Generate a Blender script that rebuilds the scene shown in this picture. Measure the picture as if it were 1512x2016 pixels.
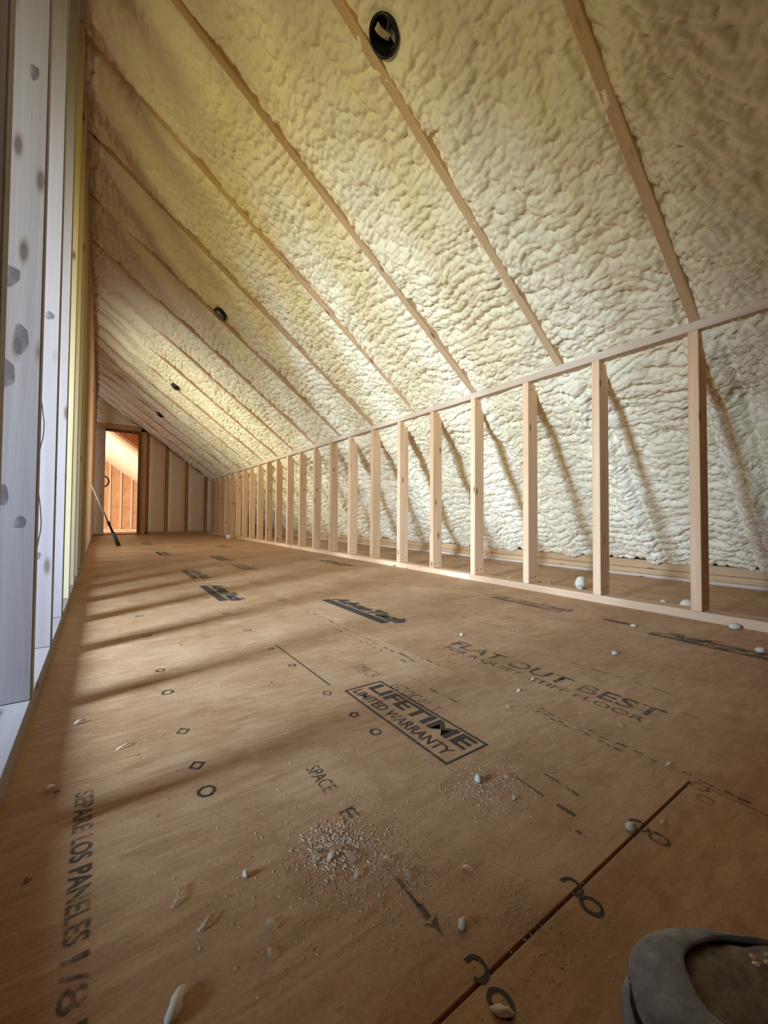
import bpy, bmesh, math, random
import numpy as np
from mathutils import Vector, Matrix

for o in list(bpy.data.objects):
    bpy.data.objects.remove(o)
S = bpy.context.scene
COL = S.collection
rnd = random.Random(7)

# ------------------------------------------------------------------ camera
cam_d = bpy.data.cameras.new('camera')
cam = bpy.data.objects.new('camera', cam_d)
COL.objects.link(cam)
cam_d.sensor_fit = 'VERTICAL'
cam_d.sensor_height = 36.0
cam_d.sensor_width = 27.0
F_PX, YAW, PIT, ROL, CAM_H, CY = 798.0754, 0.6102, 0.0260, 0.0068, 0.4189, -13.08
cam_d.lens = F_PX / 2016 * 36.0
cam_d.shift_y = CY / 2016
cam_d.clip_start = 0.02
fw = Vector((math.sin(YAW) * math.cos(PIT), math.cos(YAW) * math.cos(PIT), math.sin(PIT)))
r0 = Vector((math.cos(YAW), -math.sin(YAW), 0))
u0 = r0.cross(fw)
rt = math.cos(ROL) * r0 + math.sin(ROL) * u0
up = -math.sin(ROL) * r0 + math.cos(ROL) * u0
M = Matrix((rt, up, -fw)).transposed().to_4x4()
M.translation = Vector((0, 0, CAM_H))
cam.matrix_world = M
S.camera = cam

# ------------------------------------------------------------------ world, lights, exposure
S.view_settings.view_transform = 'Standard'
S.view_settings.look = 'None'
S.view_settings.gamma = 1.0
S.view_settings.use_curve_mapping = False
S.view_settings.exposure = 0.0
w = bpy.data.worlds.new('sky')
S.world = w
w.use_nodes = True
w.node_tree.nodes['Background'].inputs[0].default_value = (0.62, 0.75, 1.0, 1)
w.node_tree.nodes['Background'].inputs[1].default_value = 0.6
S.cycles.max_bounces = 10
S.cycles.diffuse_bounces = 7
S.cycles.sample_clamp_indirect = 6.0


def area(name, loc, aim, sx, sy, power, col, spread):
    d = bpy.data.lights.new(name, 'AREA')
    d.shape = 'RECTANGLE'
    d.size, d.size_y = sx, sy
    d.energy = power
    d.color = col
    d.spread = math.radians(spread)
    o = bpy.data.objects.new(name, d)
    COL.objects.link(o)
    o.location = loc
    o.rotation_euler = (Vector(aim) - Vector(loc)).to_track_quat('-Z', 'Y').to_euler()
    return o


# daylight through the window of the side room: sky light falling in, light off the lawn coming up
def aim(loc, az, el):
    a, e = math.radians(az), math.radians(el)
    return (loc[0] + math.cos(a) * math.cos(e), loc[1] + math.sin(a) * math.cos(e), loc[2] + math.sin(e))


L1, L1G, L2, L2G = (-2.28, 0.72, 0.95), (-2.28, 0.80, 0.98), (-2.28, 5.2, 1.0), (-2.28, 5.2, 0.95)
area('window_sky_light', L1, aim(L1, 22.0, -11), 0.46, 0.70, 68, (0.48, 0.68, 1.0), 62)
area('window_ground_light', L1G, aim(L1G, 24, 5), 1.50, 0.50, 13.5, (1.0, 0.92, 0.34), 58)
area('window_sky_light', L2, aim(L2, 10, -4), 1.40, 0.70, 36, (0.52, 0.71, 1.0), 84)
area('window_ground_light', L2G, aim(L2G, 12, 6), 1.50, 0.50, 19, (1.0, 0.92, 0.38), 62)
L3_FILL = (-2.28, 8.5, 0.98)
area('window_sky_light', L3_FILL, aim(L3_FILL, 22, 0), 0.90, 0.70, 13, (0.86, 0.90, 1.0), 130)  # added fill to brighten the end wall, no known window there
# daylight in the attic beyond the doorway
area('far_window_light', (-2.3, 12.6, 1.2), (0.9, 20.0, 1.1), 1.8, 1.4, 500, (1.0, 0.86, 0.72), 150)

# ------------------------------------------------------------------ helpers
def mesh_obj(name, me, mat=None, parent=None):
    o = bpy.data.objects.new(name, me)
    COL.objects.link(o)
    if mat is not None and not me.materials:
        me.materials.append(mat)
    if parent is not None:
        o.parent = parent
    return o


def empty(name, loc=(0, 0, 0), rz=0.0):
    o = bpy.data.objects.new(name, None)
    o.empty_display_size = 0.05
    COL.objects.link(o)
    o.location = loc
    o.rotation_euler = (0, 0, rz)
    return o


def tag(o, label, cat, group=None, kind=None):
    o['label'] = label
    o['category'] = cat
    if group:
        o['group'] = group
    if kind:
        o['kind'] = kind
    return o


def bm_mesh(bm, smooth=False):
    me = bpy.data.meshes.new('m')
    bm.to_mesh(me)
    bm.free()
    if smooth:
        for p in me.polygons:
            p.use_smooth = True
    return me


def box_bm(bm, c, d):
    r = bmesh.ops.create_cube(bm, size=1.0)
    for v in r['verts']:
        v.co = Vector((v.co.x * d[0] + c[0], v.co.y * d[1] + c[1], v.co.z * d[2] + c[2]))
    return r['verts']


BOARD = {}


def board_mesh(l, a, b, mat, bev=0.0022):
    """A board whose long axis is local X, centred, with eased edges."""
    k = (round(l, 4), a, b, mat.name, bev)
    if k not in BOARD:
        bm = bmesh.new()
        box_bm(bm, (0, 0, 0), (l, a, b))
        if bev:
            bmesh.ops.bevel(bm, geom=list(bm.edges), offset=bev, segments=1, affect='EDGES')
        me = bm_mesh(bm)
        me.materials.append(mat)
        BOARD[k] = me
    return BOARD[k]


def board(name, p0, p1, a, b, mat, parent=None, side=None, bev=0.0022):
    """Board from p0 to p1 (centre line); a = size along 'side', b = size across it."""
    p0, p1 = Vector(p0), Vector(p1)
    x = (p1 - p0).normalized()
    side = Vector(side) if side else Vector((0, 1, 0))
    y = (side - x * side.dot(x)).normalized()
    z = x.cross(y)
    m = Matrix((x, y, z)).transposed().to_4x4()
    m.translation = (p0 + p1) / 2
    o = mesh_obj(name, board_mesh((p1 - p0).length, a, b, mat, bev), None, parent)
    o.matrix_local = m
    return o


def grid_mesh(P, mask=None, mat=None, smooth=True, flip=False):
    """P: (n,m,3) array -> quad grid mesh; mask (n-1,m-1) True keeps a face."""
    n, m = P.shape[:2]
    idx = np.arange(n * m).reshape(n, m)
    q = np.stack([idx[:-1, :-1], idx[1:, :-1], idx[1:, 1:], idx[:-1, 1:]], -1)
    if flip:
        q = q[..., ::-1]
    q = q[mask] if mask is not None else q.reshape(-1, 4)
    me = bpy.data.meshes.new('m')
    me.vertices.add(n * m)
    me.vertices.foreach_set('co', P.reshape(-1).astype(np.float32))
    me.loops.add(q.size)
    me.loops.foreach_set('vertex_index', q.reshape(-1).astype(np.int32))
    me.polygons.add(len(q))
    me.polygons.foreach_set('loop_start', (np.arange(len(q)) * 4).astype(np.int32))
    me.polygons.foreach_set('loop_total', np.full(len(q), 4, np.int32))
    me.polygons.foreach_set('use_smooth', np.full(len(q), smooth))
    me.update(calc_edges=True)
    if mat:
        me.materials.append(mat)
    return me


_pr = np.random.RandomState(3)
_perm = np.concatenate([_pr.permutation(512)] * 2)
_ga = _pr.rand(512) * 2 * np.pi
_gx, _gy = np.cos(_ga), np.sin(_ga)


def perlin(x, y, seed=0):
    x = np.asarray(x, float) + seed * 17.31
    y = np.asarray(y, float) + seed * 9.77
    xi = np.floor(x).astype(int)
    yi = np.floor(y).astype(int)
    xf, yf = x - xi, y - yi
    u = xf ** 3 * (xf * (xf * 6 - 15) + 10)
    v = yf ** 3 * (yf * (yf * 6 - 15) + 10)

    def g(i, j):
        h = _perm[_perm[(xi + i) & 511] + ((yi + j) & 511)]
        return _gx[h] * (xf - i) + _gy[h] * (yf - j)
    a = g(0, 0) * (1 - u) + g(1, 0) * u
    b = g(0, 1) * (1 - u) + g(1, 1) * u
    return 1.5 * (a * (1 - v) + b * v)


def worley(x, y, seed=0):
    """Rounded domes meeting in creases: 1 at a cell's middle, 0 towards its border."""
    xi = np.floor(x).astype(int)
    yi = np.floor(y).astype(int)
    best = np.full(x.shape, 9.0)
    for i in (-1, 0, 1):
        for j in (-1, 0, 1):
            h = _perm[(_perm[(xi + i + seed * 7) & 511] + ((yi + j) & 511)) & 511]
            px = xi + i + 0.5 + 0.8 * (h / 511.0 - 0.5)
            py = yi + j + 0.5 + 0.8 * (_perm[(h + 71) & 511] / 511.0 - 0.5)
            best = np.minimum(best, (x - px) ** 2 + (y - py) ** 2)
    return np.sqrt(np.clip(1 - best / 0.46, 0, 1))


def sstep(a, b, x):
    t = np.clip((x - a) / (b - a), 0, 1)
    return t * t * (3 - 2 * t)


# ------------------------------------------------------------------ materials
def new_mat(name):
    m = bpy.data.materials.new(name)
    m.use_nodes = True
    nt = m.node_tree
    return m, nt, nt.nodes['Principled BSDF']


def node(nt, t, **kw):
    n = nt.nodes.new(t)
    for k, v in kw.items():
        if k.startswith('i_'):
            n.inputs[k[2:].replace('_', ' ')].default_value = v
        else:
            setattr(n, k, v)
    return n


def ramp(nt, fac, stops):
    r = nt.nodes.new('ShaderNodeValToRGB')
    e = r.color_ramp.elements
    while len(e) < len(stops):
        e.new(0.5)
    for el, (p, c) in zip(e, stops):
        el.position = p
        el.color = (*c, 1) if len(c) == 3 else c
    nt.links.new(fac, r.inputs[0])
    return r.outputs[0]


def mixc(nt, fac, a, b, mode='MIX'):
    m = nt.nodes.new('ShaderNodeMix')
    m.data_type = 'RGBA'
    m.blend_type = mode
    for s, v in ((0, fac), (6, a), (7, b)):
        if isinstance(v, (int, float)):
            m.inputs[s].default_value = v
        elif isinstance(v, tuple):
            m.inputs[s].default_value = (*v, 1)
        else:
            nt.links.new(v, m.inputs[s])
    return m.outputs[2]


def math_n(nt, op, a, b=None, c=None):
    m = nt.nodes.new('ShaderNodeMath')
    m.operation = op
    for i, v in enumerate((a, b, c)):
        if v is None:
            continue
        if isinstance(v, (int, float)):
            m.inputs[i].default_value = v
        else:
            nt.links.new(v, m.inputs[i])
    return m.outputs[0]


def coords(nt, scale, off_rand=True):
    tc = nt.nodes.new('ShaderNodeTexCoord')
    mp = nt.nodes.new('ShaderNodeMapping')
    mp.inputs['Scale'].default_value = scale
    nt.links.new(tc.outputs['Object'], mp.inputs['Vector'])
    if off_rand:
        oi = nt.nodes.new('ShaderNodeObjectInfo')
        sc = math_n(nt, 'MULTIPLY', oi.outputs['Random'], 57.0)
        cx = nt.nodes.new('ShaderNodeCombineXYZ')
        for i in range(3):
            nt.links.new(sc, cx.inputs[i])
        nt.links.new(cx.outputs[0], mp.inputs['Location'])
    return mp.outputs[0]


def noise(nt, vec, scale, detail=3.0, rough=0.55, dist=0.0):
    n = node(nt, 'ShaderNodeTexNoise')
    n.inputs['Scale'].default_value = scale
    n.inputs['Detail'].default_value = detail
    n.inputs['Roughness'].default_value = rough
    n.inputs['Distortion'].default_value = dist
    if vec is not None:
        nt.links.new(vec, n.inputs['Vector'])
    return n.outputs['Fac']


def bump(nt, bsdf, h, strength, dist=0.002):
    b = nt.nodes.new('ShaderNodeBump')
    b.inputs['Strength'].default_value = strength
    b.inputs['Distance'].default_value = dist
    nt.links.new(h, b.inputs['Height'])
    nt.links.new(b.outputs[0], bsdf.inputs['Normal'])


def lumber(name, c1, c2, knot=(0.16, 0.075, 0.03), vary=0.25):
    m, nt, b = new_mat(name)
    g = coords(nt, (1.6, 34, 34))
    grain = noise(nt, g, 1.0, 4, 0.6, 0.4)
    g2 = coords(nt, (0.9, 7, 7))
    broad = noise(nt, g2, 1.0, 2, 0.5)
    f = math_n(nt, 'ADD', math_n(nt, 'MULTIPLY', grain, 0.55), math_n(nt, 'MULTIPLY', broad, 0.45))
    col = ramp(nt, f, [(0.32, c2), (0.62, c1)])
    # per-board tone
    oi = nt.nodes.new('ShaderNodeObjectInfo')
    tone = math_n(nt, 'ADD', math_n(nt, 'MULTIPLY', oi.outputs['Random'], vary), 1 - vary * 0.6)
    cc = nt.nodes.new('ShaderNodeCombineColor')
    for i in range(3):
        nt.links.new(tone, cc.inputs[i])
    col = mixc(nt, 1.0, col, cc.outputs[0], 'MULTIPLY')
    # knots
    kv = coords(nt, (4.6, 15.0, 15.0))
    v = node(nt, 'ShaderNodeTexVoronoi')
    v.inputs['Scale'].default_value = 1.0
    nt.links.new(kv, v.inputs['Vector'])
    kf = ramp(nt, v.outputs['Distance'], [(0.07, (1, 1, 1)), (0.12, (0.3, 0.3, 0.3)), (0.17, (0, 0, 0))])
    col = mixc(nt, kf, col, knot)
    nt.links.new(col, b.inputs['Base Color'])
    b.inputs['Roughness'].default_value = 0.72
    b.inputs['Specular IOR Level'].default_value = 0.25
    bump(nt, b, grain, 0.25, 0.0015)
    return m


STUD = lumber('stud_lumber', (0.78, 0.53, 0.32), (0.62, 0.37, 0.19))
PALE = lumber('pale_lumber', (0.66, 0.53, 0.40), (0.54, 0.40, 0.28), vary=0.12)
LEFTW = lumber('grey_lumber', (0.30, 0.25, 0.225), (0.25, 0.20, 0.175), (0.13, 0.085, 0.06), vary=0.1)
YELLOW_LIT = lumber('yellow_lit_lumber', (0.50, 0.40, 0.23), (0.41, 0.30, 0.15), vary=0.1)  # yellow light from the side room put into the wood colour
RAFT = lumber('rafter_lumber', (0.64, 0.45, 0.27), (0.50, 0.32, 0.17), vary=0.15)
BEAM = lumber('beam_lumber', (0.62, 0.40, 0.21), (0.46, 0.27, 0.12), vary=0.1)
DARKW = lumber('dark_lumber', (0.25, 0.14, 0.075), (0.15, 0.08, 0.04), vary=0.1)


def foam_mat(name, c1, c2):
    m, nt, b = new_mat(name)
    v = coords(nt, (1, 1, 1), False)
    n1 = noise(nt, v, 3.0, 3, 0.6)
    n2 = noise(nt, v, 140.0, 2, 0.6)
    n3 = noise(nt, v, 38.0, 3, 0.6)
    nt.links.new(ramp(nt, n1, [(0.3, c1), (0.7, c2)]), b.inputs['Base Color'])
    b.inputs['Roughness'].default_value = 0.6
    b.inputs['Specular IOR Level'].default_value = 0.3
    h = math_n(nt, 'ADD', math_n(nt, 'MULTIPLY', n2, 0.25), n3)
    bump(nt, b, h, 0.5, 0.006)
    return m


FOAM = foam_mat('spray_foam', (0.81, 0.71, 0.49), (0.86, 0.78, 0.58))
FOAM2 = foam_mat('smooth_foam', (0.74, 0.61, 0.40), (0.80, 0.68, 0.47))


def osb(name, base, dark, light, flake=26.0):
    m, nt, b = new_mat(name)
    tc = nt.nodes.new('ShaderNodeTexCoord')
    vec = tc.outputs['Object']
    # wood flakes: stretched cells turned in two directions
    fs = []
    for k, (rot, sc) in enumerate(((0.5, (10, 42, 10)), (-0.9, (9, 36, 10)), (1.7, (12, 50, 10)))):
        mp = nt.nodes.new('ShaderNodeMapping')
        mp.inputs['Rotation'].default_value = (0, 0, rot)
        mp.inputs['Scale'].default_value = sc
        nt.links.new(vec, mp.inputs['Vector'])
        v = node(nt, 'ShaderNodeTexVoronoi')
        v.inputs['Scale'].default_value = flake / 26.0
        nt.links.new(mp.outputs[0], v.inputs['Vector'])
        sp = nt.nodes.new('ShaderNodeSeparateColor')
        nt.links.new(v.outputs['Color'], sp.inputs[0])
        fs.append(sp.outputs[k])
    n = noise(nt, vec, 2.2, 4, 0.6)
    fl = math_n(nt, 'ADD', math_n(nt, 'MULTIPLY', fs[0], 0.4), math_n(nt, 'MULTIPLY', fs[1], 0.35))
    fl = math_n(nt, 'ADD', fl, math_n(nt, 'MULTIPLY', fs[2], 0.25))
    fine = noise(nt, vec, 170.0, 3, 0.75)
    f = math_n(nt, 'ADD', math_n(nt, 'MULTIPLY', fl, 0.20), math_n(nt, 'MULTIPLY', n, 0.50))
    f = math_n(nt, 'ADD', f, math_n(nt, 'MULTIPLY', fine, 0.30))
    col = ramp(nt, f, [(0.33, dark), (0.5, base), (0.67, light)])
    dust = noise(nt, vec, 4.5, 5, 0.65, 0.6)
    df = ramp(nt, dust, [(0.5, (0, 0, 0)), (0.75, (0.45, 0.45, 0.45))])
    col = mixc(nt, df, col, light)
    scr = coords(nt, (3.0, 60, 1), False)
    sn = noise(nt, scr, 1.0, 3, 0.6, 1.5)
    sf = ramp(nt, sn, [(0.56, (0, 0, 0)), (0.72, (0.45, 0.45, 0.45))])
    col = mixc(nt, sf, col, light)
    spk = noise(nt, vec, 420.0, 2, 0.7)
    kf2 = ramp(nt, spk, [(0.60, (0, 0, 0)), (0.70, (0.6, 0.6, 0.6))])
    col = mixc(nt, kf2, col, light)
    wash = noise(nt, vec, 7.0, 4, 0.7, 1.2)
    wf_ = ramp(nt, wash, [(0.34, (0.45, 0.45, 0.45)), (0.48, (0, 0, 0))])
    col = mixc(nt, wf_, col, dark)
    nt.links.new(col, b.inputs['Base Color'])
    b.inputs['Roughness'].default_value = 0.55
    b.inputs['Specular IOR Level'].default_value = 0.3
    bh = math_n(nt, 'ADD', fl, noise(nt, vec, 300.0, 2))
    bump(nt, b, bh, 0.18, 0.001)
    return m


FLOOR = osb('subfloor_sheet', (0.46, 0.262, 0.125), (0.32, 0.165, 0.066), (0.60, 0.38, 0.205), 52.0)
SHEATH = osb('sheathing_board', (0.62, 0.36, 0.17), (0.48, 0.26, 0.11), (0.72, 0.46, 0.25))


def ink(name, c, lo, hi, scale=160.0):
    """Worn printed ink: breaks up over the sheet below."""
    m, nt, b = new_mat(name)
    tc = nt.nodes.new('ShaderNodeTexCoord')
    n = noise(nt, tc.outputs['Object'], scale, 3, 0.7)
    n2 = noise(nt, tc.outputs['Object'], 14.0, 2, 0.5)
    s = math_n(nt, 'ADD', math_n(nt, 'MULTIPLY', n, 0.55), math_n(nt, 'MULTIPLY', n2, 0.45))
    a = ramp(nt, s, [(lo, (1, 1, 1)), (hi, (0.12, 0.12, 0.12))])
    nt.links.new(a, b.inputs['Alpha'])
    b.inputs['Base Color'].default_value = (*c, 1)
    b.inputs['Roughness'].default_value = 0.7
    return m


INK = ink('black_print', (0.035, 0.028, 0.022), 0.52, 0.66)
INKFADE = ink('worn_print', (0.06, 0.045, 0.03), 0.40, 0.60)
INKGHOST = ink('ghost_print', (0.09, 0.06, 0.03), 0.34, 0.56)


def plain(name, c, rough=0.6, metal=0.0, nscale=30.0, var=0.25, bmp=0.1):
    m, nt, b = new_mat(name)
    tc = nt.nodes.new('ShaderNodeTexCoord')
    n = noise(nt, tc.outputs['Object'], nscale, 4, 0.6)
    lo = tuple(x * (1 - var) for x in c)
    hi = tuple(min(1, x * (1 + var)) for x in c)
    nt.links.new(ramp(nt, n, [(0.3, lo), (0.7, hi)]), b.inputs['Base Color'])
    b.inputs['Roughness'].default_value = rough
    b.inputs['Metallic'].default_value = metal
    bump(nt, b, n, bmp, 0.002)
    return m


BLACK = plain('black_metal', (0.012, 0.012, 0.015), 0.35, 0.3)
STEEL = plain('grey_steel', (0.30, 0.30, 0.28), 0.35, 0.8)
SOCKET = plain('tan_cardboard', (0.50, 0.40, 0.24), 0.7)
NAIL = plain('nail_steel', (0.05, 0.04, 0.035), 0.5, 0.5)
WHITE = plain('white_plastic', (0.85, 0.85, 0.85), 0.5)
CRUMB = plain('foam_crumb', (0.70, 0.62, 0.46), 0.7, var=0.15)
CHIP = plain('wood_chip', (0.74, 0.58, 0.40), 0.7, var=0.3, nscale=200)
DECK = plain('brown_deck', (0.30, 0.15, 0.08), 0.8, 0, 3, 0.2)
CREAM = lumber('cream_lumber', (0.86, 0.72, 0.52), (0.78, 0.62, 0.42), vary=0.08)
GREYW = plain('grey_shaft', (0.34, 0.26, 0.19), 0.6)
KNOT = ink('knot_stain', (0.12, 0.095, 0.09), 0.36, 0.62, 45.0)
DUSTM = plain('sawdust', (0.62, 0.46, 0.29), 0.8, var=0.3, nscale=200)
RUBBER = plain('dusty_rubber', (0.24, 0.255, 0.28), 0.85, 0, 60, 0.35, 0.3)
LEATHER = plain('dusty_leather', (0.15, 0.115, 0.085), 0.85, 0, 70, 0.55, 1.0)
SLOT = plain('dark_gap', (0.01, 0.008, 0.006), 0.9)

# ------------------------------------------------------------------ dimensions
XK = 2.008          # room face of the right stud wall
XL = -0.108         # room face of the left stud wall
YE = 9.85           # end wall
SL = 0.735          # roof slope
Z0 = 1.238          # rafter underside at XK
RP = 0.6096         # rafter pitch
RY0 = 0.628         # centre of the first rafter seen whole
SP = 0.4064         # stud pitch
YB = -1.9           # wall behind the viewer
NL = math.sqrt(1 + SL * SL)


def zr(x):
    return Z0 + SL * (XK - x)


# ------------------------------------------------------------------ floor
floor = tag(empty('floor'), 'brown printed subfloor sheets laid edge to edge', 'floor', kind='structure')


def panel_mesh(lx, ly):
    bm = bmesh.new()
    box_bm(bm, (0, 0, -0.0092), (lx, ly, 0.0184))
    bmesh.ops.bevel(bm, geom=[e for e in bm.edges if all(v.co.z > -0.001 for v in e.verts)], offset=0.0007, segments=1, affect='EDGES')
    return bm_mesh(bm)


rows = [(-2.88, -1.66, 1.1), (-1.66, -0.44, -0.2), (-0.44, 0.78, 0.257), (0.78, 2.0, 1.477), (2.0, 3.4, 0.257)]
PANELS = []
for (x0, x1, ys) in rows:
    y = ys
    while y > YB:
        y -= 2.438
    while y < YE + 0.1:
        a, bb = max(y, YB - 0.1), min(y + 2.438, YE + 0.12)
        if bb - a > 0.05:
            p = mesh_obj('floor_panel', panel_mesh(x1 - x0 - 0.0012, bb - a - 0.0035), FLOOR, floor)
            p.location = ((x0 + x1) / 2, (a + bb) / 2, 0)
            PANELS.append((x0, x1, a, bb, p))
        y += 2.438
sub = bmesh.new()
box_bm(sub, (0.26, (YB + YE) / 2, -0.06), (6.4, YE - YB + 0.6, 0.08))
mesh_obj('joist_deck', bm_mesh(sub), DARKW, floor)


def panel_at(x, y):
    for (x0, x1, a, bb, p) in PANELS:
        if x0 <= x < x1 and a <= y < bb:
            return p
    return PANELS[0][4]


def lay(name, me, mat, x, y, z=0.0006):
    """Put a flat print on the sheet it lies on."""
    p = panel_at(x, y)
    o = mesh_obj(name, me, mat, p)
    o.location = (-p.location.x, -p.location.y, z)
    return o


def text_coords(s, bold=0.0, shear=0.0, res=3):
    c = bpy.data.curves.new('t', 'FONT')
    c.body = s
    c.offset = bold
    c.shear = shear
    c.resolution_u = res
    o = bpy.data.objects.new('t', c)
    COL.objects.link(o)
    dg = bpy.context.evaluated_depsgraph_get()
    me = bpy.data.meshes.new_from_object(o.evaluated_get(dg))
    bpy.data.objects.remove(o)
    bpy.data.curves.remove(c)
    return me


def floor_text(s, x0, x1, y0, y1, mat, name='printed_lettering', bold=0.0, shear=0.0, skew=0.0):
    """Lettering read towards -Y with its top towards +X, filling x0..x1 by y0 (start) .. y1 (end)."""
    me = text_coords(s, bold, shear)
    n = len(me.vertices)
    a = np.empty(n * 3, np.float32)
    me.vertices.foreach_get('co', a)
    a = a.reshape(-1, 3)
    lo, hi = a.min(0), a.max(0)
    t = (a[:, 0] - lo[0]) / (hi[0] - lo[0])
    h = (a[:, 1] - lo[1]) / (hi[1] - lo[1])
    out = np.zeros_like(a)
    out[:, 0] = x0 + (x1 - x0) * h + skew * t
    out[:, 1] = y0 + (y1 - y0) * t
    me.vertices.foreach_set('co', out.reshape(-1))
    me.update()
    return lay(name, me, mat, (x0 + x1) / 2, (y0 + y1) / 2)


def floor_rects(rects, mat, name, x, y, wob=0.0):
    bm = bmesh.new()
    for (a, b, c, d) in rects:   # x0,x1,y0,y1
        j = [rnd.uniform(-wob, wob) for _ in range(8)]
        vs = [bm.verts.new((a + j[0], c + j[1], 0)), bm.verts.new((b + j[2], c + j[3], 0)),
              bm.verts.new((b + j[4], d + j[5], 0)), bm.verts.new((a + j[6], d + j[7], 0))]
        bm.faces.new(vs)
    return lay(name, bm_mesh(bm), mat, x, y)


def floor_ring(x, y, rx, ry, n, wd, mat, rot=0.0, name='nail_mark', gap=None):
    bm = bmesh.new()
    pts = []
    for i in range(n):
        a = rot + 2 * math.pi * i / n
        k = 1 + rnd.uniform(-0.06, 0.06)
        ka = 1 - wd / rx * rnd.uniform(0.8, 1.2)
        pts.append((bm.verts.new((x + rx * k * math.cos(a), y + ry * k * math.sin(a), 0)),
                    bm.verts.new((x + rx * ka * math.cos(a), y + ry * ka * math.sin(a), 0))))
    for i in range(n):
        if gap and gap[0] <= i < gap[1]:
            continue
        p, q = pts[i], pts[(i + 1) % n]
        bm.faces.new((p[0], q[0], q[1], p[1]))
    return lay(name, bm_mesh(bm), mat, x, y)


# boxed stamp
bx0, bx1, by0, by1, tk = 0.486, 0.592, 0.856, 0.507, 0.0045
floor_rects([(bx0, bx0 + tk, by0, by1), (bx1 - tk, bx1, by0, by1), (bx0 + tk, bx1 - tk, by0, by0 - tk), (bx0 + tk, bx1 - tk, by1 + tk, by1)],
            INK, 'printed_border', 0.54, 0.7, 0.0006)
floor_text('LIFETIME', 0.541, 0.582, 0.838, 0.522, INK, bold=0.03)
floor_text('LIMITED WARRANTY', 0.500, 0.527, 0.842, 0.528, INK, bold=0.012)
floor_text('CZOCAL T', 0.588, 0.622, 0.818, 0.655, INKFADE, bold=-0.012)
floor_text('TMACA', 0.578, 0.618, 0.985, 0.885, INKFADE, bold=-0.012)
# large slogan
floor_text('FLAT OUT BEST', 0.945, 1.000, 0.972, 0.372, INKFADE, bold=0.01, skew=0.012)
floor_text('FOR A QUIET, STIFF FLOOR', 0.902, 0.932, 0.960, 0.385, INKFADE, bold=0.005, skew=0.010)
floor_rects([(1.03, 1.037, 0.352, 0.325)], INKFADE, 'printed_dash', 1.03, 0.34)
# panel-gap reminder along the left edge
for wd_, ya_, yb_ in (('SEPARE', .768, .674), ('LOS', .663, .619), ('PANELES', .608, .503), ('1/8', .490, .437), ('POUCE', .425, .350)):
    floor_text(wd_, -0.0225, 0.0, ya_, yb_, INKFADE, bold=0.02)
floor_text('SPACE', 0.285, 0.308, 0.630, 0.560, INKFADE, bold=-0.005)
floor_text('E', 0.283, 0.306, 0.513, 0.492, INKFADE, bold=-0.005)
# arrow
floor_rects([(0.2868, 0.2912, 0.385, 0.342), (0.2855, 0.2925, 0.345, 0.326)], INKFADE, 'printed_arrow', 0.29, 0.35, 0.0012)
bm = bmesh.new()
bm.faces.new([bm.verts.new(c) for c in ((0.280, 0.325, 0), (0.2875, 0.315, 0), (0.289, 0.303, 0), (0.2915, 0.314, 0), (0.299, 0.326, 0), (0.289, 0.322, 0))])
lay('printed_arrow', bm_mesh(bm), INKFADE, 0.289, 0.315)


def logo(x, y0, y1, mat, wx=0.12):
    floor_rects([(x, x + wx * 0.34, y0, y1 + (y0 - y1) * 0.06)], mat, 'printed_bar', x, (y0 + y1) / 2, 0.001)
    floor_text('AdvanTech', x + wx * 0.40, x + wx, y0, y1, mat, 'printed_logo', bold=0.07, shear=0.25)


logo(0.905, 1.83, 1.27, INK)
logo(0.482, 2.58, 2.04, INK)
logo(0.90, 4.35, 3.85, INKFADE)
logo(0.90, 3.60, 3.10, INKGHOST)
logo(0.50, 5.15, 4.65, INKFADE)
logo(0.50, 3.35, 2.86, INKFADE)
logo(1.66, 3.45, 2.95, INKFADE)
logo(1.62, 0.66, 0.12, INKFADE, 0.10)
logo(1.66, 1.42, 1.00, INKGHOST, 0.10)
logo(0.50, 6.9, 6.4, INKGHOST)
logo(1.30, 5.9, 5.4, INKGHOST)
floor_rects([(1.69, 1.73, 0.86, 0.76)], INKFADE, 'printed_patch', 1.7, 0.8, 0.006)

# nailing marks
for (x, y, r, n) in [(0.447, 1.082, .0085, 4), (0.446, 0.867, .0085, 4), (0.446, 0.743, .0075, 5), (0.446, 0.661, .0080, 7),
                     (0.140, 1.244, .008, 6), (0.138, 1.082, .009, 6), (0.139, 0.872, .0085, 4), (0.140, 0.742, .0085, 4), (0.140, 0.665, .0088, 8),
                     (0.446, 1.499, .010, 6), (0.448, 1.253, .007, 4), (0.745, 1.942, .012, 6), (0.14, 1.62, .010, 6), (0.14, 1.95, .010, 6),
                     (0.446, 1.80, .010, 6), (0.446, 2.2, .010, 6)]:
    floor_ring(x, y, r * 1.55, r * 1.6, n, 0.0042, INK, rnd.uniform(0, 1) if n > 4 else 0.1)
for (x, y, g) in [(0.447, 0.262, (5, 9)), (0.4425, 0.2375, None), (0.609, 0.2605, None), (0.606, 0.2355, None), (0.294, 0.266, (5, 9)), (0.291, 0.236, None),
                  (0.774, 0.243, None), (0.746, 0.227, None)]:
    floor_ring(x, y, 0.0108, 0.0130, 16, 0.0038, INK if x < 0.7 else INKGHOST, 0, gap=g)
for (x, y, r) in [(-.045, .79, .005), (.062, .83, .004), (-.06, .62, .005), (-.01, .35, .005), (.53, .30, .004), (.36, 1.0, .004), (.60, .80, .005), (.22, 1.45, .006)]:
    bm = bmesh.new()
    bm.faces.new([bm.verts.new((x + r * math.cos(t * .628) * rnd.uniform(.6, 1.2), y + r * math.sin(t * .628) * rnd.uniform(.7, 1.4), 0)) for t in range(10)])
    lay('stain', bm_mesh(bm), INKFADE, x, y)
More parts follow.
